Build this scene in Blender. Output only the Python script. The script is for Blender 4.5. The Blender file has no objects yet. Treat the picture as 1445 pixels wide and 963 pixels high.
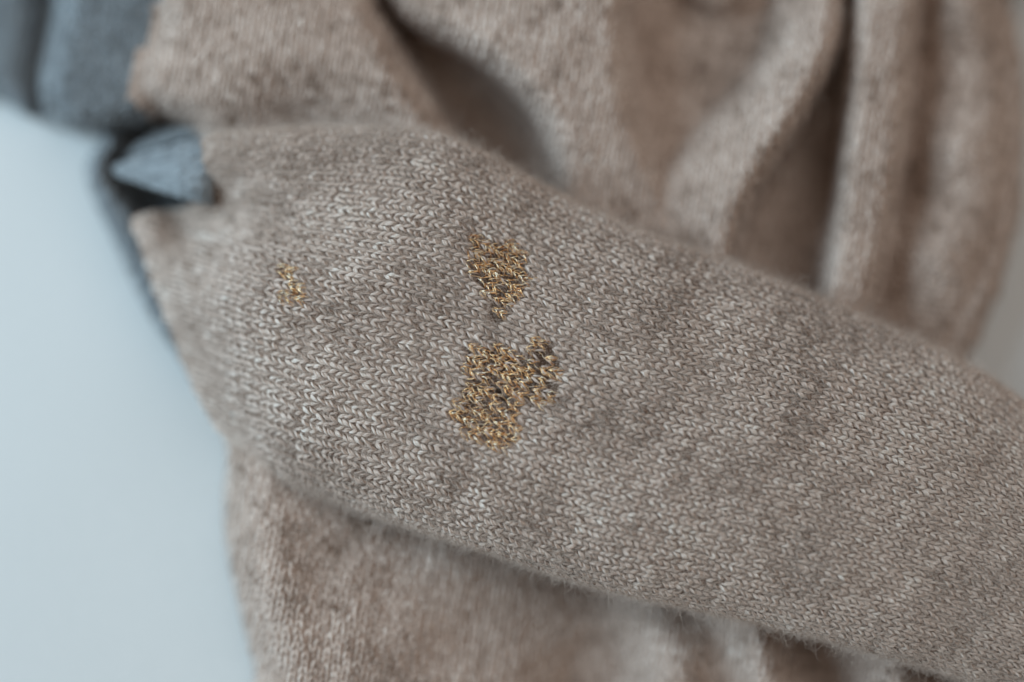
import bpy, math
import numpy as np

rng = np.random.default_rng(11)
SC = bpy.context.scene
COL = SC.collection
MM = 0.001

# ------------------------------------------------------------------ camera
ZF = 0.047                    # height of the point in focus (top of the sleeve)
DIST = 0.28
TILT = math.radians(9)
cam_d = bpy.data.cameras.new("camera")
cam = bpy.data.objects.new("camera", cam_d)
COL.objects.link(cam)
cam_d.lens = 50.0
cam_d.sensor_width = 36.0
cam_d.clip_start = 0.02
cam_d.clip_end = 20.0
CP = np.array([0.0, -DIST * math.sin(TILT), ZF + DIST * math.cos(TILT)])
cam.location = CP
cam.rotation_euler = (TILT, 0, 0)
cam_d.dof.use_dof = True
cam_d.dof.focus_distance = DIST - 0.000
cam_d.dof.aperture_fstop = 2.05
SC.camera = cam

# ------------------------------------------------------------------ light
world = bpy.data.worlds.new("World")
SC.world = world
world.use_nodes = True
bg = world.node_tree.nodes["Background"]
bg.inputs["Color"].default_value = (1.0, 0.77, 0.58, 1)
bg.inputs["Strength"].default_value = 0.12


def area(name, loc, target, sx, sy, power, col):
    ld = bpy.data.lights.new(name, 'AREA')
    ld.shape = 'RECTANGLE'
    ld.size, ld.size_y = sx, sy
    ld.energy = power
    ld.color = col
    o = bpy.data.objects.new(name, ld)
    COL.objects.link(o)
    o.location = loc
    from mathutils import Vector
    o.rotation_euler = (Vector(target) - Vector(loc)).to_track_quat('-Z', 'Y').to_euler()
    return o


area("window_light", (-0.64, 0.10, 0.42), (-0.02, 0, 0.03), 0.42, 0.62, 5.4, (0.73, 0.97, 1.12))
area("overhead_fill", (0.42, 0.30, 1.1), (0.04, 0, 0.03), 1.1, 1.1, 4.2, (1.0, 0.97, 0.93))  # added overhead fill lamp, lifts the folds and the sheet at right

SC.view_settings.view_transform = 'Standard'
SC.view_settings.look = 'None'
SC.view_settings.exposure = 0.09
SC.view_settings.gamma = 1.0
SC.render.engine = 'CYCLES'
SC.cycles.use_denoising = True
SC.cycles.max_bounces = 6
SC.cycles.diffuse_bounces = 5

# ------------------------------------------------------------------ helpers
def P(px, py, z):
    """point at height z (metres) whose image lies at pixel px, py of the photograph"""
    px, py, z = np.broadcast_arrays(np.asarray(px, float), np.asarray(py, float), np.asarray(z, float))
    k = 36.0 / 50.0 / 1445.0
    x = (px - 722.5) * k
    y = -(py - 481.5) * k
    f = np.array([0, math.sin(TILT), -math.cos(TILT)])
    up = np.array([0, math.cos(TILT), math.sin(TILT)])
    d = f + x[..., None] * np.array([1.0, 0, 0]) + y[..., None] * up
    t = (z - CP[2]) / d[..., 2]
    return CP + d * t[..., None]


def value_noise(x, y, cell, seed):
    r = np.random.default_rng(seed)
    tab = r.uniform(-1, 1, (64, 64))
    x = np.asarray(x, float) / cell
    y = np.asarray(y, float) / cell
    xi, yi = np.floor(x).astype(int), np.floor(y).astype(int)
    fx, fy = x - xi, y - yi
    fx = fx * fx * (3 - 2 * fx)
    fy = fy * fy * (3 - 2 * fy)
    g = lambda a, b: tab[a % 64, b % 64]
    return ((g(xi, yi) * (1 - fx) + g(xi + 1, yi) * fx) * (1 - fy)
            + (g(xi, yi + 1) * (1 - fx) + g(xi + 1, yi + 1) * fx) * fy)


def fbm(x, y, cell, seed, octs=3):
    s, a, t = 0, 1.0, 0
    for o in range(octs):
        s = s + a * value_noise(x, y, cell / 2 ** o, seed + o)
        t += a
        a *= 0.5
    return s / t


def sdf(px, py, poly):
    """signed distance in pixels, positive inside"""
    p = np.asarray(poly, float)
    q = np.roll(p, -1, 0)
    best = np.full(px.shape, 1e9)
    inside = np.zeros(px.shape, bool)
    for (ax, ay), (bx, by) in zip(p, q):
        ex, ey = bx - ax, by - ay
        wx, wy = px - ax, py - ay
        t = np.clip((wx * ex + wy * ey) / (ex * ex + ey * ey + 1e-9), 0, 1)
        best = np.minimum(best, (wx - ex * t) ** 2 + (wy - ey * t) ** 2)
        if abs(by - ay) > 1e-9:
            c = ((ay > py) != (by > py)) & (px < (bx - ax) * (py - ay) / (by - ay) + ax)
            inside ^= c
    d = np.sqrt(best)
    return np.where(inside, d, -d)


def smooth_poly(pts, n=8, closed=True):
    """Catmull-Rom through the points"""
    p = np.asarray(pts, float)
    m = len(p)
    out = []
    rngi = range(m if closed else m - 1)
    for i in rngi:
        if closed:
            a, b, c, d = p[(i - 1) % m], p[i], p[(i + 1) % m], p[(i + 2) % m]
        else:
            a, b, c, d = p[max(i - 1, 0)], p[i], p[i + 1], p[min(i + 2, m - 1)]
        for k in range(n):
            t = k / n
            out.append(0.5 * ((2 * b) + (c - a) * t + (2 * a - 5 * b + 4 * c - d) * t * t
                              + (-a + 3 * b - 3 * c + d) * t ** 3))
    if not closed:
        out.append(p[-1])
    return np.array(out)


class Curve:
    def __init__(self, pts):
        self.p = smooth_poly(pts, 12, False)
        s = np.r_[0, np.cumsum(np.linalg.norm(np.diff(self.p, axis=0), axis=1))]
        self.len = s[-1]
        self.s = s / s[-1]

    def __call__(self, t):
        t = np.asarray(t, float)
        lo = self.p[0] + (self.p[1] - self.p[0]) / max(self.s[1], 1e-9) * np.minimum(t, 0)[..., None]
        x = np.interp(np.clip(t, 0, 1), self.s, self.p[:, 0])
        y = np.interp(np.clip(t, 0, 1), self.s, self.p[:, 1])
        r = np.stack([x, y], -1)
        return np.where((t < 0)[..., None], lo, r)


def tps(ctrl, lam=1e-3):
    c = np.asarray(ctrl, float)
    xy, z = c[:, :2] / 100.0, c[:, 2]
    n = len(c)
    d2 = ((xy[:, None] - xy[None]) ** 2).sum(-1)
    K = 0.5 * d2 * np.log(d2 + 1e-12)
    Pm = np.c_[np.ones(n), xy]
    A = np.zeros((n + 3, n + 3))
    A[:n, :n] = K + lam * np.eye(n)
    A[:n, n:] = Pm
    A[n:, :n] = Pm.T
    w = np.linalg.solve(A, np.r_[z, 0, 0, 0])

    def f(px, py):
        px, py = np.asarray(px, float) / 100.0, np.asarray(py, float) / 100.0
        out = w[n] + w[n + 1] * px + w[n + 2] * py
        for i in range(n):
            r2 = (px - xy[i, 0]) ** 2 + (py - xy[i, 1]) ** 2
            out = out + w[i] * 0.5 * r2 * np.log(r2 + 1e-12)
        return out
    return f


def mesh_obj(name, verts, quads, mat, parent=None, attrs=None, smooth=True):
    """verts (n,3), quads (m,4)"""
    me = bpy.data.meshes.new(name)
    verts = np.ascontiguousarray(verts, dtype=np.float32)
    quads = np.ascontiguousarray(quads, dtype=np.int32)
    me.vertices.add(len(verts))
    me.vertices.foreach_set("co", verts.ravel())
    me.loops.add(quads.size)
    me.loops.foreach_set("vertex_index", quads.ravel())
    me.polygons.add(len(quads))
    k = quads.shape[1]
    me.polygons.foreach_set("loop_start", np.arange(0, quads.size, k, dtype=np.int32))
    me.polygons.foreach_set("loop_total", np.full(len(quads), k, dtype=np.int32))
    me.polygons.foreach_set("use_smooth", np.full(len(quads), smooth, dtype=bool))
    me.update(calc_edges=True)
    for an, arr in (attrs or {}).items():
        arr = np.asarray(arr, dtype=np.float32)
        if arr.ndim == 1:
            me.attributes.new(an, 'FLOAT', 'POINT').data.foreach_set("value", arr)
        else:
            me.attributes.new(an, 'FLOAT_VECTOR', 'POINT').data.foreach_set("vector", arr.ravel())
    me.materials.append(mat)
    o = bpy.data.objects.new(name, me)
    COL.objects.link(o)
    if parent is not None:
        o.parent = parent
    return o


def grid_quads(nu, nv, mask=None):
    i = np.arange(nu * nv).reshape(nu, nv)
    q = np.stack([i[:-1, :-1], i[1:, :-1], i[1:, 1:], i[:-1, 1:]], -1).reshape(-1, 4)
    if mask is not None:
        q = q[mask.ravel()]
    return q


def compact(verts, quads, attrs):
    used = np.unique(quads)
    remap = np.full(len(verts), -1)
    remap[used] = np.arange(len(used))
    return verts[used], remap[quads], {k: v[used] for k, v in attrs.items()}


def grid_normals(V):
    du = np.gradient(V, axis=0)
    dv = np.gradient(V, axis=1)
    n = np.cross(du, dv)
    n /= np.linalg.norm(n, axis=-1, keepdims=True) + 1e-12
    return np.where(n[..., 2:3].mean() < 0, -n, n)


def bilerp(A, u, v):
    """A (nu,nv,k) sampled at float indices"""
    nu, nv = A.shape[:2]
    u = np.clip(u, 0, nu - 1.001)
    v = np.clip(v, 0, nv - 1.001)
    ui, vi = u.astype(int), v.astype(int)
    fu, fv = (u - ui)[..., None], (v - vi)[..., None]
    return ((A[ui, vi] * (1 - fu) + A[ui + 1, vi] * fu) * (1 - fv)
            + (A[ui, vi + 1] * (1 - fu) + A[ui + 1, vi + 1] * fu) * fv)


def tubes(cen, nrm, rad, sides, flat=0.85):
    """tubes round centre lines cen (N,K,3) with frame normals nrm and radii rad (N,K)"""
    N, K = cen.shape[:2]
    t = np.gradient(cen, axis=1)
    t /= np.linalg.norm(t, axis=-1, keepdims=True) + 1e-12
    side = np.cross(nrm, t)
    side /= np.linalg.norm(side, axis=-1, keepdims=True) + 1e-12
    up = np.cross(t, side)
    th = np.arange(sides) / sides * 2 * math.pi
    ring = (np.cos(th)[None, None, :, None] * side[:, :, None] + flat * np.sin(th)[None, None, :, None] * up[:, :, None])
    V = cen[:, :, None] + ring * rad[:, :, None, None]
    idx = np.arange(N * K * sides).reshape(N, K, sides)
    a = idx[:, :-1]
    b = idx[:, 1:]
    Q = np.stack([a, np.roll(a, -1, 2), np.roll(b, -1, 2), b], -1).reshape(-1, 4)
    return V.reshape(-1, 3), Q, th


# ------------------------------------------------------------------ materials
def nodes_of(name):
    m = bpy.data.materials.new(name)
    m.use_nodes = True
    nt = m.node_tree
    return m, nt, nt.nodes["Principled BSDF"]


def wool(name, dark, mid, light, fleck, sheen=0.35, streak_scale=1.0):
    """heathered yarn: colour runs with the strand, fine fibres along it"""
    m, nt, bs = nodes_of(name)
    N, L = nt.nodes.new, nt.links.new
    at = N("ShaderNodeAttribute"); at.attribute_name = "tone"
    ya = N("ShaderNodeAttribute"); ya.attribute_name = "yarn"
    nz = N("ShaderNodeTexNoise"); nz.inputs["Scale"].default_value = 1.0 * streak_scale
    nz.inputs["Detail"].default_value = 3.0; nz.inputs["Roughness"].default_value = 0.6
    L(ya.outputs["Vector"], nz.inputs["Vector"])
    ma = N("ShaderNodeMath"); ma.operation = 'MULTIPLY_ADD'
    L(nz.outputs["Fac"], ma.inputs[0]); ma.inputs[1].default_value = 1.3; ma.inputs[2].default_value = -0.65
    ad = N("ShaderNodeMath"); ad.operation = 'ADD'
    L(at.outputs["Fac"], ad.inputs[0]); L(ma.outputs[0], ad.inputs[1])
    cr = N("ShaderNodeValToRGB")
    e = cr.color_ramp.elements
    e[0].position = 0.0; e[0].color = (*[0.42 * dark[0], 0.36 * dark[1], 0.30 * dark[2]], 1)  # darkest stop: gap shade painted into the ground under the darns
    d_ = e.new(0.16); d_.color = (*dark, 1)
    e[-1].position = 0.95; e[-1].color = (*fleck, 1)
    a = e.new(0.42); a.color = (*mid, 1)
    b = e.new(0.70); b.color = (*light, 1)
    L(ad.outputs[0], cr.inputs["Fac"])
    L(cr.outputs["Color"], bs.inputs["Base Color"])
    bp = N("ShaderNodeBump"); bp.inputs["Strength"].default_value = 0.5; bp.inputs["Distance"].default_value = 0.00008
    L(nz.outputs["Fac"], bp.inputs["Height"])
    L(bp.outputs["Normal"], bs.inputs["Normal"])
    bs.inputs["Roughness"].default_value = 0.82
    bs.inputs["Specular IOR Level"].default_value = 0.25
    bs.inputs["Sheen Weight"].default_value = sheen
    bs.inputs["Sheen Roughness"].default_value = 0.45
    bs.inputs["Sheen Tint"].default_value = (0.95, 0.92, 0.9, 1)
    return m


M_beige = wool("beige_heather_wool", (0.25, 0.175, 0.135), (0.57, 0.455, 0.39), (0.74, 0.625, 0.555), (0.86, 0.80, 0.74))
M_grey = wool("grey_wool", (0.13, 0.15, 0.165), (0.235, 0.265, 0.29), (0.31, 0.35, 0.38), (0.42, 0.46, 0.49))


def fibre_mat(name, c):
    m, nt, bs = nodes_of(name)
    bs.inputs["Base Color"].default_value = (*c, 1)
    bs.inputs["Roughness"].default_value = 0.6
    bs.inputs["Specular IOR Level"].default_value = 0.3
    return m


M_fuzz = fibre_mat("beige_fibre", (0.68, 0.58, 0.51))
M_gfuzz = fibre_mat("grey_fibre", (0.27, 0.31, 0.34))

M_gold, nt, bs = nodes_of("gold_lurex_thread")
ya = nt.nodes.new("ShaderNodeAttribute"); ya.attribute_name = "yarn"
nz = nt.nodes.new("ShaderNodeTexNoise"); nz.inputs["Scale"].default_value = 0.5; nz.inputs["Detail"].default_value = 2
nt.links.new(ya.outputs["Vector"], nz.inputs["Vector"])
cr = nt.nodes.new("ShaderNodeValToRGB")
e = cr.color_ramp.elements
e[0].position = 0.38; e[0].color = (0.64, 0.28, 0.09, 1)
e[1].position = 0.62; e[1].color = (1.0, 0.92, 0.74, 1)
k = e.new(0.5); k.color = (1.0, 0.65, 0.31, 1)
nt.links.new(nz.outputs["Fac"], cr.inputs["Fac"])
nt.links.new(cr.outputs["Color"], bs.inputs["Base Color"])
bp = nt.nodes.new("ShaderNodeBump"); bp.inputs["Strength"].default_value = 0.8; bp.inputs["Distance"].default_value = 0.0001
nt.links.new(nz.outputs["Fac"], bp.inputs["Height"])
nt.links.new(bp.outputs["Normal"], bs.inputs["Normal"])
bs.inputs["Metallic"].default_value = 0.5
bs.inputs["Roughness"].default_value = 0.26

M_sheet, nt, bs = nodes_of("white_cotton")
tc = nt.nodes.new("ShaderNodeTexCoord")
nz = nt.nodes.new("ShaderNodeTexNoise"); nz.inputs["Scale"].default_value = 1400; nz.inputs["Detail"].default_value = 3
nt.links.new(tc.outputs["Object"], nz.inputs["Vector"])
cr = nt.nodes.new("ShaderNodeValToRGB")
cr.color_ramp.elements[0].position = 0.3; cr.color_ramp.elements[0].color = (0.65, 0.675, 0.68, 1)
cr.color_ramp.elements[1].position = 0.7; cr.color_ramp.elements[1].color = (0.70, 0.72, 0.725, 1)
nt.links.new(nz.outputs["Fac"], cr.inputs["Fac"])
nt.links.new(cr.outputs["Color"], bs.inputs["Base Color"])
bp = nt.nodes.new("ShaderNodeBump"); bp.inputs["Strength"].default_value = 0.25; bp.inputs["Distance"].default_value = 0.0003
nt.links.new(nz.outputs["Fac"], bp.inputs["Height"])
nt.links.new(bp.outputs["Normal"], bs.inputs["Normal"])
bs.inputs["Roughness"].default_value = 0.9

# ------------------------------------------------------------------ white sheet
gx = np.linspace(-0.45, 0.45, 91)
gy = np.linspace(-0.40, 0.45, 86)
X, Y = np.meshgrid(gx, gy, indexing='ij')
Z = 0.0009 * fbm(X * 1000, Y * 1000, 90, 5, 2) - 0.001
sheet = mesh_obj("bed_sheet", np.stack([X, Y, Z], -1).reshape(-1, 3), grid_quads(91, 86), M_sheet)
sheet["label"] = "smooth white cotton sheet lying flat beneath the beige sweater"
sheet["category"] = "bed sheet"

# ------------------------------------------------------------------ sweater
sweater = bpy.data.objects.new("sweater", None)
COL.objects.link(sweater)
sweater.empty_display_size = 0.03
sweater["label"] = "beige heathered knit sweater with grey cuffs and gold darned holes on its sleeve"
sweater["category"] = "sweater"

# ---- body: folds stacked on one another, each a rounded slab
STEP = 4.0
bx = np.arange(-130, 1640, STEP)
by = np.arange(-130, 1120, STEP)
BX, BY = np.meshgrid(bx, by, indexing='ij')


def layer(poly, top, R, low=0.0, pw=2.0, smooth=True):
    """slab of height top (mm, number or array) whose edge rounds down to low over R pixels"""
    d = sdf(BX, BY, smooth_poly(poly, 5) if smooth else poly)
    q = np.clip(1 - d / R, 0, 1)
    prof = (1 - q ** pw) ** (1 / pw)
    return np.where(d > 0, low + (top - low) * prof, -1.0), d


def ridge(pts, h, sig, sig_end=None):
    p = smooth_poly(pts, 6, False)
    best = np.full(BX.shape, 1e9)
    for (ax, ay), (cx, cy) in zip(p[:-1], p[1:]):
        ex, ey = cx - ax, cy - ay
        wx, wy = BX - ax, BY - ay
        t = np.clip((wx * ex + wy * ey) / (ex * ex + ey * ey + 1e-9), 0, 1)
        best = np.minimum(best, (wx - ex * t) ** 2 + (wy - ey * t) ** 2)
    return h * np.exp(-best / (2 * sig * sig))


OUT = [(-130, 95), (-60, 118), (0, 142), (45, 166), (100, 187), (148, 190), (130, 215), (121, 243), (134, 285),
       (156, 330), (181, 384), (209, 440), (262, 520), (318, 620), (316, 700), (320, 770), (336, 850), (362, 950),
       (420, 1120), (1640, 1120), (1640, 800), (1500, 700), (1330, 590), (1368, 505), (1412, 405), (1440, 290),
       (1446, 170), (1440, 80), (1424, 0), (1405, -130), (-130, -130)]
OUTS = smooth_poly(OUT, 5)
d_out = sdf(BX, BY, OUTS)
base_top = tps([(0, 0, 9), (200, 200, 2.0), (600, 150, 3), (680, 180, 3), (750, 240, 5), (940, 60, 18), (960, 130, 16), (1020, 60, 17),
                (1120, 330, 6), (1160, 230, 3), (1090, 360, 5), (1310, 150, 10), (1280, 350, 12), (1400, 300, 16), (500, 800, 10),
                (900, 900, 4), (1300, 900, 4), (700, 500, 14), (160, 240, 1.5), (230, 300, 1.5), (330, 400, 6),
                (900, 300, 20), (240, 200, 1.5), (1400, 0, 16), (700, -100, 14), (1100, -100, 16)])(BX, BY)
q = np.clip(1 - d_out / 26.0, 0, 1)
z = np.where((BX < 75) & (BY < 165), 3.0, np.maximum(base_top, 1.0)) * np.sqrt(1 - q * q)
layers = []
# grey end at the top left
layers.append(layer([(-130, -130), (-130, 95), (-60, 118), (0, 142), (30, 160), (46, 150), (44, 90), (56, 0), (62, -130)], 11, 40, 2)[0])
layers.append(layer([(84, -130), (76, 10), (59, 90), (56, 135), (76, 172), (108, 189), (150, 190), (198, 182), (228, 168), (262, 130), (280, -130)], 25, 42)[0])
layers.append(layer([(148, 186), (128, 215), (121, 243), (134, 285), (156, 330), (181, 384), (209, 442), (262, 520),
                     (290, 520), (250, 400), (216, 340), (192, 298), (158, 250), (158, 225), (176, 196)], 15, 13)[0])
# beige hump beside it
top1 = tps([(200, 100, 30), (330, 60, 36), (330, 120, 34), (450, 60, 36), (530, 110, 35), (610, 200, 31), (430, 185, 24), (300, 185, 26), (330, -80, 36), (540, 20, 32), (480, -60, 30)])(BX, BY)
layers.append(layer([(182, 95), (203, 55), (216, 20), (226, -130), (470, -130), (535, 0), (578, 75), (630, 160), (665, 215), (690, 300), (300, 290), (268, 192), (222, 168), (186, 140)], top1, 50, 4)[0])
# broad lit fold in the top middle
top2 = tps([(620, 20, 36), (760, 60, 38), (860, 60, 36), (760, 160, 36), (850, 250, 30), (900, 300, 27), (700, -100, 38), (600, -80, 32)])(BX, BY)
layers.append(layer([(500, -130), (548, 5), (592, 48), (680, 98), (742, 160), (772, 232), (800, 340), (985, 360), (930, 210), (903, 130), (896, 30), (892, -130)], top2, 44, 8)[0])
# diagonal fold
top3 = tps([(1150, 40, 33), (1115, 120, 35), (1075, 190, 35), (1035, 270, 34), (1000, 340, 30), (880, 300, 22), (960, 200, 24), (1030, 120, 25), (1080, 60, 26), (900, 370, 22), (1180, -60, 28)])(BX, BY)
layers.append(layer([(1205, -130), (1192, 20), (1182, 78), (1146, 152), (1092, 238), (1052, 315), (1010, 430), (870, 380), (880, 290), (960, 205), (1030, 130), (1080, 60), (1110, -130)], top3, 38, 13)[0])
layers.append(layer([(925, -130), (955, -20), (1000, 16), (1050, 0), (1090, -130)], 27, 50, 16)[0])
# upright narrow fold
top4 = tps([(1250, -100, 32), (1245, 100, 32), (1230, 200, 32), (1215, 320, 31), (1195, 430, 30), (1300, 100, 30), (1180, 200, 33)])(BX, BY)
layers.append(layer([(1200, -130), (1198, 0), (1191, 100), (1181, 200), (1171, 300), (1149, 420), (1120, 520), (1200, 540), (1234, 440),
                     (1262, 325), (1283, 205), (1290, 110), (1301, 0), (1310, -130)], top4, 32, 6)[0])
# flat right edge of the garment
layers.append(layer([(1322, -130), (1405, -130), (1424, 0), (1440, 80), (1446, 170), (1440, 290), (1412, 405), (1368, 505), (1330, 590),
                     (1180, 590), (1190, 470), (1200, 380), (1220, 280), (1230, 180), (1235, 60)],
                    tps([(1290, 0, 12), (1285, 150, 10), (1270, 280, 10), (1240, 430, 11), (1350, 0, 25), (1345, 200, 25), (1325, 360, 24), (1430, 0, 16), (1440, 200, 14), (1400, 400, 13), (1340, 540, 14)])(BX, BY), 62)[0])
# part below the sleeve
topb = tps([(390, 700, 30), (540, 800, 25), (600, 950, 22), (440, 950, 28), (700, 860, 17), (800, 950, 11), (740, 800, 14), (860, 900, 9), (1000, 900, 12), (1300, 950, 12), (1500, 900, 10), (560, 620, 22), (900, 650, 12)])(BX, BY)
topb = topb - 1 + ridge([(900, 800), (935, 890), (960, 1000)], 9, 36) + ridge([(1050, 830), (1090, 1000)], 9, 24) + ridge([(1240, 880), (1290, 1010)], 9, 26)
topb = topb - ridge([(1120, 840), (1160, 925), (1200, 1020)], 10, 24) - ridge([(800, 780), (850, 815), (960, 850)], 6, 26) - ridge([(800, 1000), (850, 945)], 8, 34)
topb = topb + 1.8 * fbm(BX, BY, 90, 21, 2)
layers.append(layer([(318, 600), (316, 700), (320, 770), (336, 850), (362, 950), (420, 1120), (1640, 1120), (1640, 800), (1500, 700), (1200, 620), (800, 450), (420, 460)], topb, 80)[0])
for l in layers:
    z = np.maximum(z, l)
# under the sleeve the body is pressed flat
SLV = [(300, 300), (420, 260), (600, 262), (760, 340), (1000, 450), (1300, 580), (1600, 760), (1600, 960), (1300, 850), (1000, 770), (700, 690), (440, 610), (340, 500)]
d_s = sdf(BX, BY, SLV)
z = np.where(d_s > 0, np.minimum(z, 24 - 4 * np.clip(d_s / 60, 0, 1)), z)
z = z + 0.5 * fbm(BX, BY, 60, 31, 2) * np.clip(d_out / 40, 0, 1)


def blur(a, it):
    for _ in range(it):
        a = np.pad(a, 1, mode='edge')
        a = (a[:-2, 1:-1] + a[2:, 1:-1] + a[1:-1, :-2] + a[1:-1, 2:] + 2 * a[1:-1, 1:-1]) / 6
    return a


zs = blur(z, 3)
kz = np.clip(d_out / 24, 0, 1)
z = zs * kz + z * (1 - kz)
z = np.where(d_out < 0, 0.0, np.maximum(z, 0.25))
# snap the outer ring of the grid to the outline
gxd, gyd = np.gradient(d_out, STEP)
near = (d_out < 0) & (d_out > -STEP * 1.6)
SX = BX - np.where(near, d_out * gxd, 0)
SY = BY - np.where(near, d_out * gyd, 0)
BODY = P(SX, SY, z * MM)
BN = grid_normals(BODY)
okv = d_out > -STEP * 1.6
cell_ok = okv[:-1, :-1] & okv[1:, :-1] & okv[1:, 1:] & okv[:-1, 1:]
cell_ok &= ((d_out[:-1, :-1] > -1) | (d_out[1:, 1:] > -1) | (d_out[1:, :-1] > -1) | (d_out[:-1, 1:] > -1))
# where the grey yarn starts
GREY = smooth_poly([(-140, -140), (228, -140), (217, 18), (204, 52), (181, 94), (184, 140), (222, 170), (290, 200), (330, 300),
                    (330, 420), (300, 520), (230, 520), (100, 330), (60, 250), (-140, 160)], 5)
d_grey = sdf(BX, BY, GREY)


def patch_attrs(X, Y, tone, seed):
    n = X.size
    t = tone + 0.10 * fbm(X, Y, 40, seed, 3).ravel()
    return {"tone": t, "yarn": np.stack([X.ravel() * 0.3, Y.ravel() * 0.3, np.zeros(n)], -1)}


greyc = (d_grey > 0)[:-1, :-1]
A = patch_attrs(BX, BY, 0.36, 41)
V, Q, A1 = compact(BODY.reshape(-1, 3), grid_quads(len(bx), len(by), cell_ok & ~greyc), A)
body = mesh_obj("body", V, Q, M_beige, sweater, A1)
V, Q, A1 = compact(BODY.reshape(-1, 3), grid_quads(len(bx), len(by), cell_ok & greyc), A)
grey_panel = mesh_obj("grey_panel", V, Q, M_grey, sweater, A1)
grey_panel["label"] = "crumpled blue grey end of the garment at the pinch"

# ---- sleeve
T = Curve([(283, 197), (350, 187), (450, 183), (530, 183), (600, 188), (650, 203), (700, 228), (760, 262), (860, 310), (960, 350),
           (1060, 385), (1160, 425), (1260, 468), (1360, 515), (1445, 572), (1530, 640), (1640, 730)])
B = Curve([(330, 632), (380, 664), (450, 695), (530, 725), (620, 755), (700, 780), (800, 815), (900, 840), (1000, 862), (1080, 880),
           (1150, 897), (1230, 918), (1330, 947), (1430, 980), (1540, 1020), (1640, 1062)])
LFT_ = Curve([(283, 197), (285, 240), (282, 276), (250, 296), (186, 306), (196, 350), (216, 410), (236, 460), (255, 510), (272, 548),
             (294, 590), (330, 632)])


def LFT(v):
    # wales crowd together towards the pinch
    return LFT_(np.interp(v, [0, .22, .46, .59, .79, 1], [0, .145, .34, .47, .70, 1]))


sl_z = tps([(700, 400, 48), (700, 560, 48), (500, 500, 46.5), (900, 500, 48), (1100, 600, 46.5), (1300, 700, 43.5), (1445, 780, 41), (1640, 900, 38),
            (600, 300, 48.5), (450, 250, 44), (350, 240, 38), (285, 235, 32.5), (283, 275, 24), (250, 296, 13), (300, 297, 22), (345, 305, 32),
            (400, 320, 40), (188, 308, 18), (215, 330, 21), (200, 360, 17), (222, 420, 17), (262, 400, 27), (300, 450, 32), (240, 470, 16), (262, 525, 16),
            (290, 590, 19), (330, 530, 33), (330, 628, 24), (400, 600, 40), (390, 400, 43.5), (400, 500, 42), (320, 350, 32), (900, 700, 48), (700, 680, 48), (500, 640, 44),
            (420, 670, 38), (1100, 780, 46), (1300, 850, 43), (1445, 640, 40), (800, 320, 47), (1000, 420, 46), (1200, 500, 43.5), (550, 700, 45)], 3e-3)
NW_VIS, NW_EX = 36, 4           # wales on the upper side, and turned under at either edge
NC = 146
SHEAR = 0.15
nn = 2.35
phi = np.linspace(-0.42 * math.pi, 1.42 * math.pi, 1501)
cphi, sphi = np.cos(phi), np.sin(phi)
cc = 0.5 - 0.5 * np.sign(cphi) * np.abs(cphi) ** (2 / nn)
ss = np.sign(sphi) * np.abs(sphi) ** (2 / nn)
arc = np.r_[0, np.cumsum(np.hypot(np.diff(cc) * 58, np.diff(ss) * 9.5))]
a0, a1 = np.interp(0, phi, arc), np.interp(math.pi, phi, arc)
wcoord = (arc - a0) / (a1 - a0) * NW_VIS        # 0..NW_VIS on the upper side


def sleeve_px(u, w):
    """pixel and height of sleeve point: u along (0..1), w wale number"""
    c = np.interp(w, wcoord, cc)
    s_ = np.interp(w, wcoord, ss)
    s = u * 0.92 + 0.08 * u * u
    s = np.maximum(s, 0)
    f = (1 - np.clip(s, 0, 1)) ** 4
    t, b, l = T(s), B(s), LFT(c)
    c_ = c[..., None]
    chord0 = (1 - c_) * T(np.zeros(1))[0] + c_ * B(np.zeros(1))[0]
    p = (1 - c_) * t + c_ * b + f[..., None] * (l - chord0)
    wob = 3.0 * fbm(p[..., 0], p[..., 1], 55, 61, 2)
    p = p + np.stack([wob * 0.2, 0 * wob], -1) * np.clip(np.minimum(c, 1 - c) * 8, 0, 1)[..., None]
    drop = 9.5 * (1 - s_) * np.clip(0.35 + s * 5, 0, 1)
    return p, c, drop


NU, NV = 500, 200
ug = np.linspace(0, 1, NU)
wg = np.linspace(-NW_EX, NW_VIS + NW_EX, NV)
UG, WG = np.meshgrid(ug, wg, indexing='ij')
SP, SCC, DROP = sleeve_px(UG, WG)
SZ = sl_z(SP[..., 0], SP[..., 1]) - DROP + 0.7 * fbm(SP[..., 0], SP[..., 1], 90, 71, 2)
SZ = np.maximum(SZ, 2.5)
SLEEVE = P(SP[..., 0], SP[..., 1], SZ * MM)
SN = grid_normals(SLEEVE)
# underside normals point outwards all the same
FLIP = np.sign((SN[NU // 2, NV // 2, 2]))
SN = SN * FLIP
SALL = np.concatenate([SLEEVE, SN, SP], -1)


def sleeve_at(w, c):
    """w wale, c course -> point, normal, pixel"""
    u = c / NC - SHEAR * np.clip(w / NW_VIS, -0.1, 1.1)
    r = bilerp(SALL, u * (NU - 1), (w + NW_EX) / (NW_VIS + 2 * NW_EX) * (NV - 1))
    n = r[..., 3:6]
    n = n / (np.linalg.norm(n, axis=-1, keepdims=True) + 1e-12)
    return r[..., :3], n, r[..., 6:8], u


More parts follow.
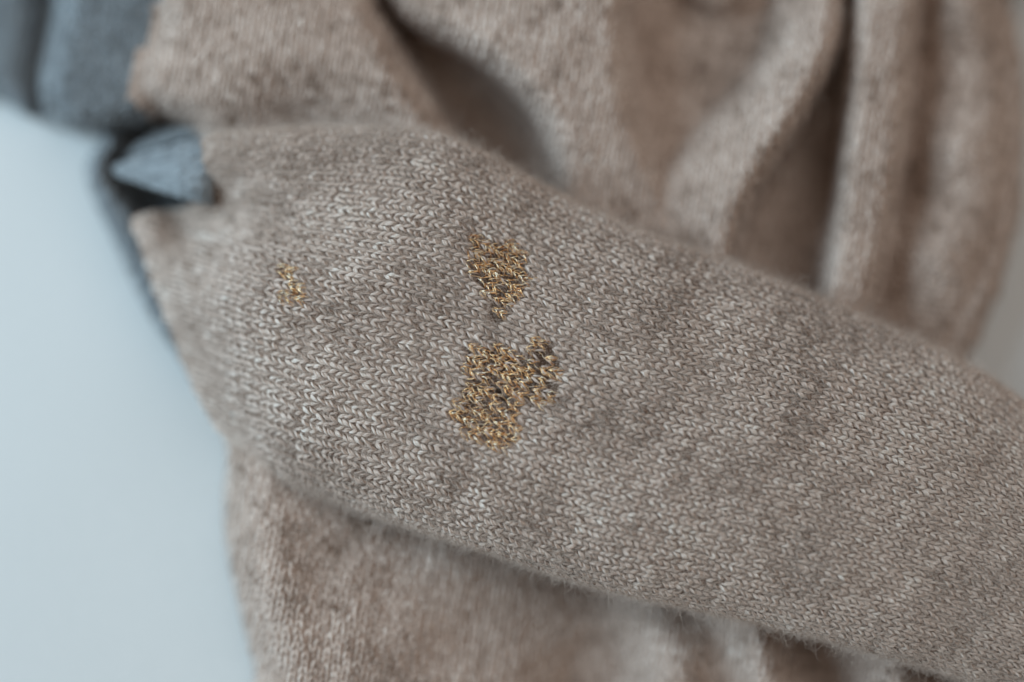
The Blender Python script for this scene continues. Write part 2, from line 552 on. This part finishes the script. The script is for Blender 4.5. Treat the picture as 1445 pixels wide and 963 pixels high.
def leg_tubes(at, W, Cc, sgn, K, sides, r0, jit, tone, scale_r=None, lift=0.35, plies=1, fit=False):
    """one stitch leg per entry of W, Cc; at(w, c) -> point, normal, ..."""
    n = len(W)
    t = np.linspace(0, 1, K)[None]
    j1 = rng.normal(0, jit, (n, 1)); j2 = rng.normal(0, jit, (n, 1)); j3 = rng.normal(0, jit, (n, 1))
    sm = 0.85 * t + 0.15 * t * t * (3 - 2 * t)
    ln = rng.normal(0, 0.10, (n, 1))
    rib = np.zeros((n, 1))
    if fit:
        rib = np.clip((400 - at(W + 0.5, Cc + 0.5)[2][:, :1]) / 120, 0, 1)   # drawn tight into ribs near the pinch
        j1, j2, j3 = j1 * (1 - 0.6 * rib), j2 * (1 - 0.6 * rib), j3 * (1 - 0.6 * rib)
        pa, pb = at(W + 0.02, Cc + 0.5)[0], at(W + 0.98, Cc + 0.5)[0]
        r0 = r0 * np.clip(np.linalg.norm(pa - pb, axis=-1) / (1.80 * MM), 0.45, 1.15)[:, None]
    c = Cc[:, None] + j1 - 0.14 - ln / 2 + (1.30 + ln) * t
    w = W[:, None] + 0.5 + sgn[:, None] * (0.09 + 0.05 * rib + j2 + (0.33 - 0.15 * rib + j3) * sm) + 0.5 * j1
    r = at(w, c)
    bell = np.sin(math.pi * np.clip(0.04 + 0.92 * t, 0.0, 1.0)) ** 0.75
    sc = np.ones((n, 1)) if scale_r is None else scale_r[:, None]
    rad = r0 * sc * rng.uniform(0.84, 1.16, (n, 1)) * (0.24 + 0.76 * bell)
    off = r0 * (-0.65 + (1.15 + lift) * bell) + rng.normal(0, 0.20, (n, 1)) * r0
    cen = r[0] + r[1] * off[..., None]
    if plies == 2:
        tg_ = np.gradient(cen, axis=1)
        tg_ /= np.linalg.norm(tg_, axis=-1, keepdims=True) + 1e-12
        sd = np.cross(r[1], tg_)
        a_ = rng.uniform(0, 6.28, (n, 1)) + 3.6 * t
        dv = (np.cos(a_)[..., None] * sd + 0.8 * np.sin(a_)[..., None] * r[1]) * (rad * 0.46)[..., None]
        cen = np.concatenate([cen + dv, cen - dv]); rad = np.concatenate([rad, rad]) * rng.uniform(0.58, 0.68, (2 * n, 1))
        nr_ = np.concatenate([r[1], r[1]]); tone = np.concatenate([tone, tone]) + rng.normal(0, 0.07, 2 * n)
        n = 2 * n
    else:
        nr_ = r[1]
    V, Q, th = tubes(cen, nr_, rad, sides, 0.8)
    N3 = (n, K, sides)
    tn = np.broadcast_to((tone)[:, None, None], N3)
    seed = rng.uniform(0, 100, (n, 1, 1))
    tw = th[None, None] * 1.0 + t[..., None] * 2.2 * 1.0
    ya = np.stack(np.broadcast_arrays(np.cos(tw) * 1.9 + seed, np.sin(tw) * 1.9 + 0 * seed, t[..., None] * 1.1 + seed * 0.37), -1)
    return V, Q, {"tone": tn.ravel(), "yarn": ya.reshape(-1, 3)}


def join(parts):
    Vs, Qs, As, o = [], [], {}, 0
    for V, Q, A in parts:
        Vs.append(V); Qs.append(Q + o); o += len(V)
        for k, v in A.items():
            As.setdefault(k, []).append(v)
    return np.concatenate(Vs), np.concatenate(Qs), {k: np.concatenate(v) for k, v in As.items()}


# mends, as outlines in the plane of the photograph
MENDS = [
    ([(394, 378), (404, 374), (414, 380), (416, 396), (424, 408), (432, 424), (420, 428), (406, 414), (396, 402), (391, 390)],
     "tiny gold darn with a few loose threads near the grey cuff"),
    ([(664, 332), (690, 336), (716, 346), (742, 356), (745, 384), (742, 410), (726, 430), (716, 450), (700, 460), (688, 446), (696, 420),
      (676, 410), (656, 378), (664, 356)], "narrow gold darn tapering to a point, above the largest darn"),
    ([(656, 488), (690, 486), (716, 494), (744, 508), (752, 482), (782, 484), (792, 522), (786, 560), (768, 574), (740, 568), (730, 590),
      (736, 616), (716, 634), (694, 632), (664, 614), (638, 598), (640, 580), (652, 556), (658, 524)],
     "largest gold darn, L shaped with small dark holes left in it"),
]
HOLES = [(691.5, 545, 4.0), (702, 549, 3.6), (715, 557, 4.2), (709, 561, 3.0), (688, 621, 3.2), (709, 409, 2.6)]

jj, ii = np.meshgrid(np.arange(-NW_EX + 1, NW_VIS + NW_EX - 1), np.arange(-1, int(NC * (1 + SHEAR)) + 3), indexing='ij')
W0, C0 = jj.ravel().astype(float), ii.ravel().astype(float)
W0w = W0 + 0.12 * fbm(W0, C0, 7, 81, 2) + rng.normal(0, 0.035, len(W0))
C0w = C0 + 0.35 * fbm(W0 * 1.3, C0, 9, 83, 2) + rng.normal(0, 0.08, len(W0))
mid = sleeve_at(W0w + 0.5, C0w + 0.5)
keep = (mid[3] > 0.004) & (mid[3] < 0.995) & (mid[2][:, 0] < 1560) & (mid[2][:, 1] < 1060)
W0, C0, W0w, C0w = W0[keep], C0[keep], W0w[keep], C0w[keep]
spx = mid[2][keep]
mend_id = np.full(len(W0), -1)
for k_, (poly, _) in enumerate(MENDS):
    mend_id[sdf(spx[:, 0], spx[:, 1], poly) > -1.5] = k_
SPOTS = [(400, 380), (399, 391), (410, 399), (407, 412), (419, 409), (422, 425), (404, 386), (413, 391), (413, 418)]
mend_id[mend_id == 0] = -1
for hx, hy in SPOTS:
    mend_id[np.argmin(np.hypot(spx[:, 0] - hx, spx[:, 1] - hy))] = 0
hole = np.zeros(len(W0), bool)
for hx, hy, hr in HOLES:
    hole |= np.hypot(spx[:, 0] - hx, spx[:, 1] - hy) < hr + 3.4
# heathered colour: drifts along the course, differs stitch to stitch
tone = (0.50 + 0.15 * fbm(W0 * 1.0, C0 * 3.0, 9, 91, 2) + 0.28 * fbm(spx[:, 0], spx[:, 1], 75, 98, 3) + rng.normal(0, 0.085, len(W0))
        + np.where(rng.random(len(W0)) < 0.05, 0.16, 0))
tone = np.clip(tone, 0.30, 1.0) + 0.02
drop_wool = (mend_id >= 0) & (rng.random(len(W0)) < 0.72)
drop_wool |= hole
R0 = 0.36 * MM
parts = []
for sg in (-1.0, 1.0):
    kp = ~(drop_wool & (rng.random(len(W0)) < 0.92)) & ~hole
    thin = np.where(mend_id >= 0, 0.6, 1.0)[kp]
    tn = tone[kp] + rng.normal(0, 0.07, kp.sum()) - np.where(mend_id[kp] >= 0, 0.14, 0)
    # one leg of each stitch rides higher than the other, as in a slightly biased knit
    parts.append(leg_tubes(sleeve_at, W0w[kp], C0w[kp], np.full(kp.sum(), sg), 8, 5, R0 * (1.04 if sg > 0 else 0.96), 0.05, tn, thin, 0.5 if sg > 0 else 0.12, 2, True))
Vst, Qst, Ast = join(parts)

# sleeve ground with the little holes left open
cx, cy = SP[:-1, :-1, 0], SP[:-1, :-1, 1]
open_ = np.zeros(cx.shape, bool)
for hx, hy, hr in HOLES:
    open_ |= np.hypot(cx - hx, cy - hy) < hr * 1.15
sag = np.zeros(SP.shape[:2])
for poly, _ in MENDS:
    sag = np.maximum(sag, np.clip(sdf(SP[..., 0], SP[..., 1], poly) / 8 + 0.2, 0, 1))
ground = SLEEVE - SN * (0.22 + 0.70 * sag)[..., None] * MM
ga = patch_attrs(SP[..., 0], SP[..., 1], 0.22, 43)  # ground toned darker than the yarn, painting shade into the stitch gaps
ga["tone"] = ga["tone"] - 0.20 * sag.ravel()  # darker still under the darns: thin worn wool plus painted gap shade
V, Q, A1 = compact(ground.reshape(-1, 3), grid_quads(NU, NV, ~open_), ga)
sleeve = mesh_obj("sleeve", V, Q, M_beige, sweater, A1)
sleeve["label"] = "beige sleeve laid diagonally across the body"
ks = mesh_obj("knit_stitches", Vst, Qst, M_beige, sleeve, Ast)
ks["kind"] = "stuff"

# ---- gold mends, every stitch its own piece
for k_, (poly, lab) in enumerate(MENDS):
    sel = np.where((mend_id == k_) & ~hole)[0]
    pr = np.where(spx[sel, 0] > 738, 0.66, 0.97) if k_ == 2 else np.where(spx[sel, 1] > 410, 0.75, 0.93)
    sel = sel[rng.random(len(sel)) < (1.0 if k_ == 0 else pr)]
    # running thread that carries the stitches from row to row
    loops = []
    rows = np.unique(W0[sel])
    for w_ in rows:
        c_ = np.sort(C0w[sel][W0[sel] == w_])
        if len(c_) < 1:
            continue
        t = np.linspace(c_[0] - 0.2, c_[-1] + 1.0, 14)
        wv = w_ + 0.5 + 0.22 * np.sin(t * 2.1 + w_) + rng.normal(0, 0.05, 14)
        r = sleeve_at(wv, t)
        loops.append((r[0] + r[1] * (R0 * (-0.15 + 0.25 * np.sin(t * 4 + w_)))[:, None], r[1]))
    cen = np.stack([a for a, b in loops]); nr = np.stack([b for a, b in loops])
    V, Q, th = tubes(cen, nr, np.full(cen.shape[:2], 0.075 * MM), 5, 0.9)
    yy = np.concatenate([V * 2500], 0)
    mend = mesh_obj("gold_mend", V, Q, M_gold, sweater, {"yarn": yy})
    mend["label"] = lab
    for i in sel:
        pcs = []
        for sg in (-1.0, 1.0):
            for strand in range(3):
                t = np.linspace(0, 1, 7)
                a = rng.normal(0, 0.10, 4)
                ph = rng.uniform(0, 6.28)
                sp = ((strand - 1) * 0.13 + rng.normal(0, 0.05)) * np.sin(math.pi * np.clip(t * 1.1, 0, 1)) + 0.05 * np.sin(7 * t + ph)
                if rng.random() < 0.22:
                    continue
                cv = C0w[i] - 0.22 + a[0] + (1.36 + a[1]) * t
                wv = W0w[i] + 0.5 + sg * (0.05 + a[2] + (0.40 + a[3]) * (0.5 * t + 0.5 * t * t * (3 - 2 * t))) + sp
                r = sleeve_at(wv[None], cv[None])
                off = R0 * (-0.1 + 1.5 * np.sin(math.pi * t) ** 0.8 + rng.normal(0, 0.28))
                V, Q, th = tubes(r[0] + r[1] * off[None, :, None], r[1], np.full((1, 7), rng.uniform(0.072, 0.12) * MM), 5, 0.75)
                pcs.append((V, Q, {"yarn": V * 2500 + rng.uniform(0, 50, 3)}))
        if not pcs:
            continue
        V, Q, A1 = join(pcs)
        mesh_obj("gold_stitch", V, Q, M_gold, mend, A1)

# ---- body stitches
ang = math.radians(100)          # direction of the wales in the picture plane
wd = np.array([math.cos(ang), math.sin(ang)])
cd = np.array([-wd[1], wd[0]])
PW, PC = 14.5, 11.0
BALL = np.concatenate([BODY, BN, np.stack([SX, SY], -1)], -1)
org = np.array([722.0, 480.0])


def body_at(w, c):
    p = org + (w * PW)[..., None] * cd + (c * PC)[..., None] * wd
    r = bilerp(BALL, (p[..., 0] - bx[0]) / STEP, (p[..., 1] - by[0]) / STEP)
    n = r[..., 3:6]
    n = n / (np.linalg.norm(n, axis=-1, keepdims=True) + 1e-12)
    return r[..., :3], n, p


jj, ii = np.meshgrid(np.arange(-75, 76), np.arange(-75, 76), indexing='ij')
W1, C1 = jj.ravel().astype(float), ii.ravel().astype(float)
W1w = W1 + 0.5 * fbm(W1, C1, 12, 101, 2)
C1w = C1 + 0.5 * fbm(W1, C1, 12, 103, 2)
mp = body_at(W1w + 0.5, C1w + 0.5)[2]
gi = np.clip(((mp[:, 0] - bx[0]) / STEP).astype(int), 0, len(bx) - 1)
gj = np.clip(((mp[:, 1] - by[0]) / STEP).astype(int), 0, len(by) - 1)
inb = (mp[:, 0] > -70) & (mp[:, 0] < 1520) & (mp[:, 1] > -70) & (mp[:, 1] < 1040)
keep = inb & (d_out[gi, gj] > 3) & (d_s[gi, gj] < 10)
W1w, C1w, mp, gi, gj = W1w[keep], C1w[keep], mp[keep], gi[keep], gj[keep]
isg = d_grey[gi, gj] > 0
tone1 = 0.48 + 0.20 * fbm(mp[:, 0], mp[:, 1], 34, 111, 3) + 0.14 * fbm(mp[:, 0], mp[:, 1], 120, 115, 2) + rng.normal(0, 0.06, len(mp))
for flag, mat, par, rr in ((False, M_beige, body, 0.47), (True, M_grey, grey_panel, 0.44)):
    kp = isg == flag
    parts = []
    for sg in (-1.0, 1.0):
        parts.append(leg_tubes(body_at, W1w[kp], C1w[kp], np.full(kp.sum(), sg), 6, 6, rr * MM, 0.05,
                               tone1[kp] + rng.normal(0, 0.05, kp.sum()), None, 0.1))
    V, Q, A1 = join(parts)
    o = mesh_obj("knit_stitches", V, Q, mat, par, A1)
    o["kind"] = "stuff"


# ---- grey folds tucked into the pinch: swept rounded ridges
def fold(stations, mat, name, label, tone_):
    st = np.array(stations, float)      # px, py, z, half width px, height mm, direction deg
    s = np.linspace(0, 1, len(st))
    sn = np.linspace(0, 1, 40)
    from_ = []
    for k in range(6):
        a_ = np.interp(sn, s, st[:, k])
        for _ in range(6):
            a_[1:-1] = (a_[:-2] + a_[1:-1] * 2 + a_[2:]) / 4
        from_.append(a_)
    ph = np.linspace(-0.35 * math.pi, 1.35 * math.pi, 40)
    n2 = 2.6
    cx_ = -np.sign(np.cos(ph)) * np.abs(np.cos(ph)) ** (2 / n2)
    sx_ = np.sign(np.sin(ph)) * np.abs(np.sin(ph)) ** (2 / n2)
    dr = np.radians(from_[5])
    X = from_[0][:, None] - np.sin(dr)[:, None] * cx_[None] * from_[3][:, None]
    Y = from_[1][:, None] + np.cos(dr)[:, None] * cx_[None] * from_[3][:, None]
    Zz = from_[2][:, None] - from_[4][:, None] * (1 - sx_[None])
    Zz = np.maximum(Zz, 0.8) + 0.9 * fbm(X, Y, 45, 121, 2)
    Vv = P(X, Y, Zz * MM)
    a = patch_attrs(X, Y, tone_, 47)
    return mesh_obj(name, Vv.reshape(-1, 3), grid_quads(40, 40), mat, sweater, a), np.concatenate([Vv, grid_normals(Vv), np.stack([X, Y], -1)], -1)


f1, F1 = fold([(162, 240, 16, 1.5, 2, 3), (167, 240, 18, 7, 4, 5), (180, 240, 20.5, 13, 5, 6), (200, 240, 24, 20, 6, 5), (225, 240, 27.5, 28, 7, 3), (255, 241, 32, 38, 7, 2), (284, 242, 33, 45, 7, 0), (300, 242, 31.5, 47, 7, 0)],
              M_grey, "cuff_fold", "pointed blue grey cuff fold on the near side of the pinch", 0.48)
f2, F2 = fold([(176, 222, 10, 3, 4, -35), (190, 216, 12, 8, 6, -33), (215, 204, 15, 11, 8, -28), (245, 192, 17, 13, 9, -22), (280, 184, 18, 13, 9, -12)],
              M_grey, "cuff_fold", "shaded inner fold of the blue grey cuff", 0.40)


for par_, G_, nw_, nc_ in ((f1, F1, 8, 12), (f2, F2, 4, 11)):
    gj_, gi_ = np.meshgrid(np.arange(nw_), np.arange(nc_), indexing='ij')

    def fold_at(w, c, G_=G_, nw_=nw_, nc_=nc_):
        q = bilerp(G_, c / nc_ * 39, (0.16 + 0.68 * w / nw_) * 39)
        n = q[..., 3:6]
        n = n * np.sign(n[..., 2:3] + 1e-6)
        return q[..., :3], n, q[..., 6:8]
    parts = []
    gw_, gc_ = gj_.ravel() + rng.normal(0, 0.06, gj_.size), gi_.ravel() + rng.normal(0, 0.06, gi_.size)
    for sg in (-1.0, 1.0):
        parts.append(leg_tubes(fold_at, gw_, gc_, np.full(len(gw_), sg), 6, 6, 0.36 * MM, 0.05, 0.5 + rng.normal(0, 0.09, len(gw_)), None, 0.1))
    V, Q, A1 = join(parts)
    o = mesh_obj("knit_stitches", V, Q, M_grey, par_, A1)
    o["kind"] = "stuff"


# ------------------------------------------------------------------ loose fibres
def fibres(name, at_pts, at_nrm, tang, n_seg, length, rise, radius, mat, parent):
    """fine hairs lying along the knit and lifting off it"""
    n = len(at_pts)
    a = rng.uniform(0, 2 * math.pi, n)
    b1 = tang / (np.linalg.norm(tang, axis=-1, keepdims=True) + 1e-12)
    b2 = np.cross(at_nrm, b1)
    d = b1 * np.cos(a)[:, None] + b2 * np.sin(a)[:, None]
    L = length * rng.lognormal(0, 0.45, n)
    lift = np.abs(rng.normal(0, rise, n))
    bend = rng.normal(0, 0.9, n)
    t = np.linspace(0, 1, n_seg)[None, :, None]
    e2 = np.cross(at_nrm, d)
    wig = rng.normal(0, 0.10, (n, n_seg, 3)) * t
    p = (at_pts[:, None] + d[:, None] * (L[:, None, None] * t) + e2[:, None] * ((bend * L * 0.5)[:, None, None] * t ** 2)
         + at_nrm[:, None] * ((L * lift)[:, None, None] * np.sin(t * 2.6)) + wig * (L[:, None, None] * 0.5))
    hc = bpy.data.hair_curves.new(name)
    hc.add_curves([n_seg] * n)
    hc.attributes["position"].data.foreach_set("vector", p.astype(np.float32).ravel())
    ra = hc.attributes.get("radius") or hc.attributes.new("radius", 'FLOAT', 'POINT')
    rr = np.broadcast_to(radius * (1.1 - 0.8 * t[..., 0]), (n, n_seg)).astype(np.float32)
    ra.data.foreach_set("value", np.ascontiguousarray(rr).ravel())
    hc.materials.append(mat)
    o = bpy.data.objects.new(name, hc)
    COL.objects.link(o)
    o.parent = parent
    o["kind"] = "stuff"
    return o


nf = 210000
w_ = rng.uniform(-1.5, NW_VIS + 1.5, nf)
c_ = rng.uniform(0, NC * (1 + SHEAR), nf)
r = sleeve_at(w_, c_)
r2 = sleeve_at(w_, c_ + 0.5)
ok = (r[3] > 0.01) & (r[3] < 0.99) & (r[2][:, 0] < 1500)
md = np.zeros(nf, bool)
for poly, _ in MENDS:
    md |= sdf(r[2][:, 0], r[2][:, 1], poly) > 0
ok &= ~(md & (rng.random(nf) < 0.7))
fibres("fuzz", r[0][ok] + r[1][ok] * 0.3 * MM, r[1][ok], (r2[0] - r[0])[ok], 5, 1.3 * MM, 0.40, 0.012 * MM, M_fuzz, sleeve)
ok2 = ok & (rng.random(nf) < np.where((w_ < 4) | (w_ > NW_VIS - 4), 0.22, 0.03))
fibres("stray_fibres", r[0][ok2] + r[1][ok2] * 0.3 * MM, r[1][ok2], (r2[0] - r[0])[ok2], 6, 1.7 * MM, 0.6, 0.011 * MM, M_fuzz, sleeve)

nf = 60000
fx, fy = rng.uniform(-60, 1480, nf), rng.uniform(-60, 1010, nf)
gi = ((fx - bx[0]) / STEP).astype(int); gj = ((fy - by[0]) / STEP).astype(int)
ok = (d_out[gi, gj] > 1) & (d_s[gi, gj] < 0)
fx, fy, gi, gj = fx[ok], fy[ok], gi[ok], gj[ok]
rb = bilerp(BALL, (fx - bx[0]) / STEP, (fy - by[0]) / STEP)
tg = np.broadcast_to(np.array([0.2, 1.0, 0.0]), (len(fx), 3))
isg = d_grey[gi, gj] > 0
for flag, mat, par in ((False, M_fuzz, body), (True, M_gfuzz, grey_panel)):
    m = isg == flag
    fibres("fuzz", rb[m, :3] + rb[m, 3:6] * 0.3 * MM, rb[m, 3:6], tg[m], 5, 1.7 * MM, 0.5, 0.014 * MM, mat, par)
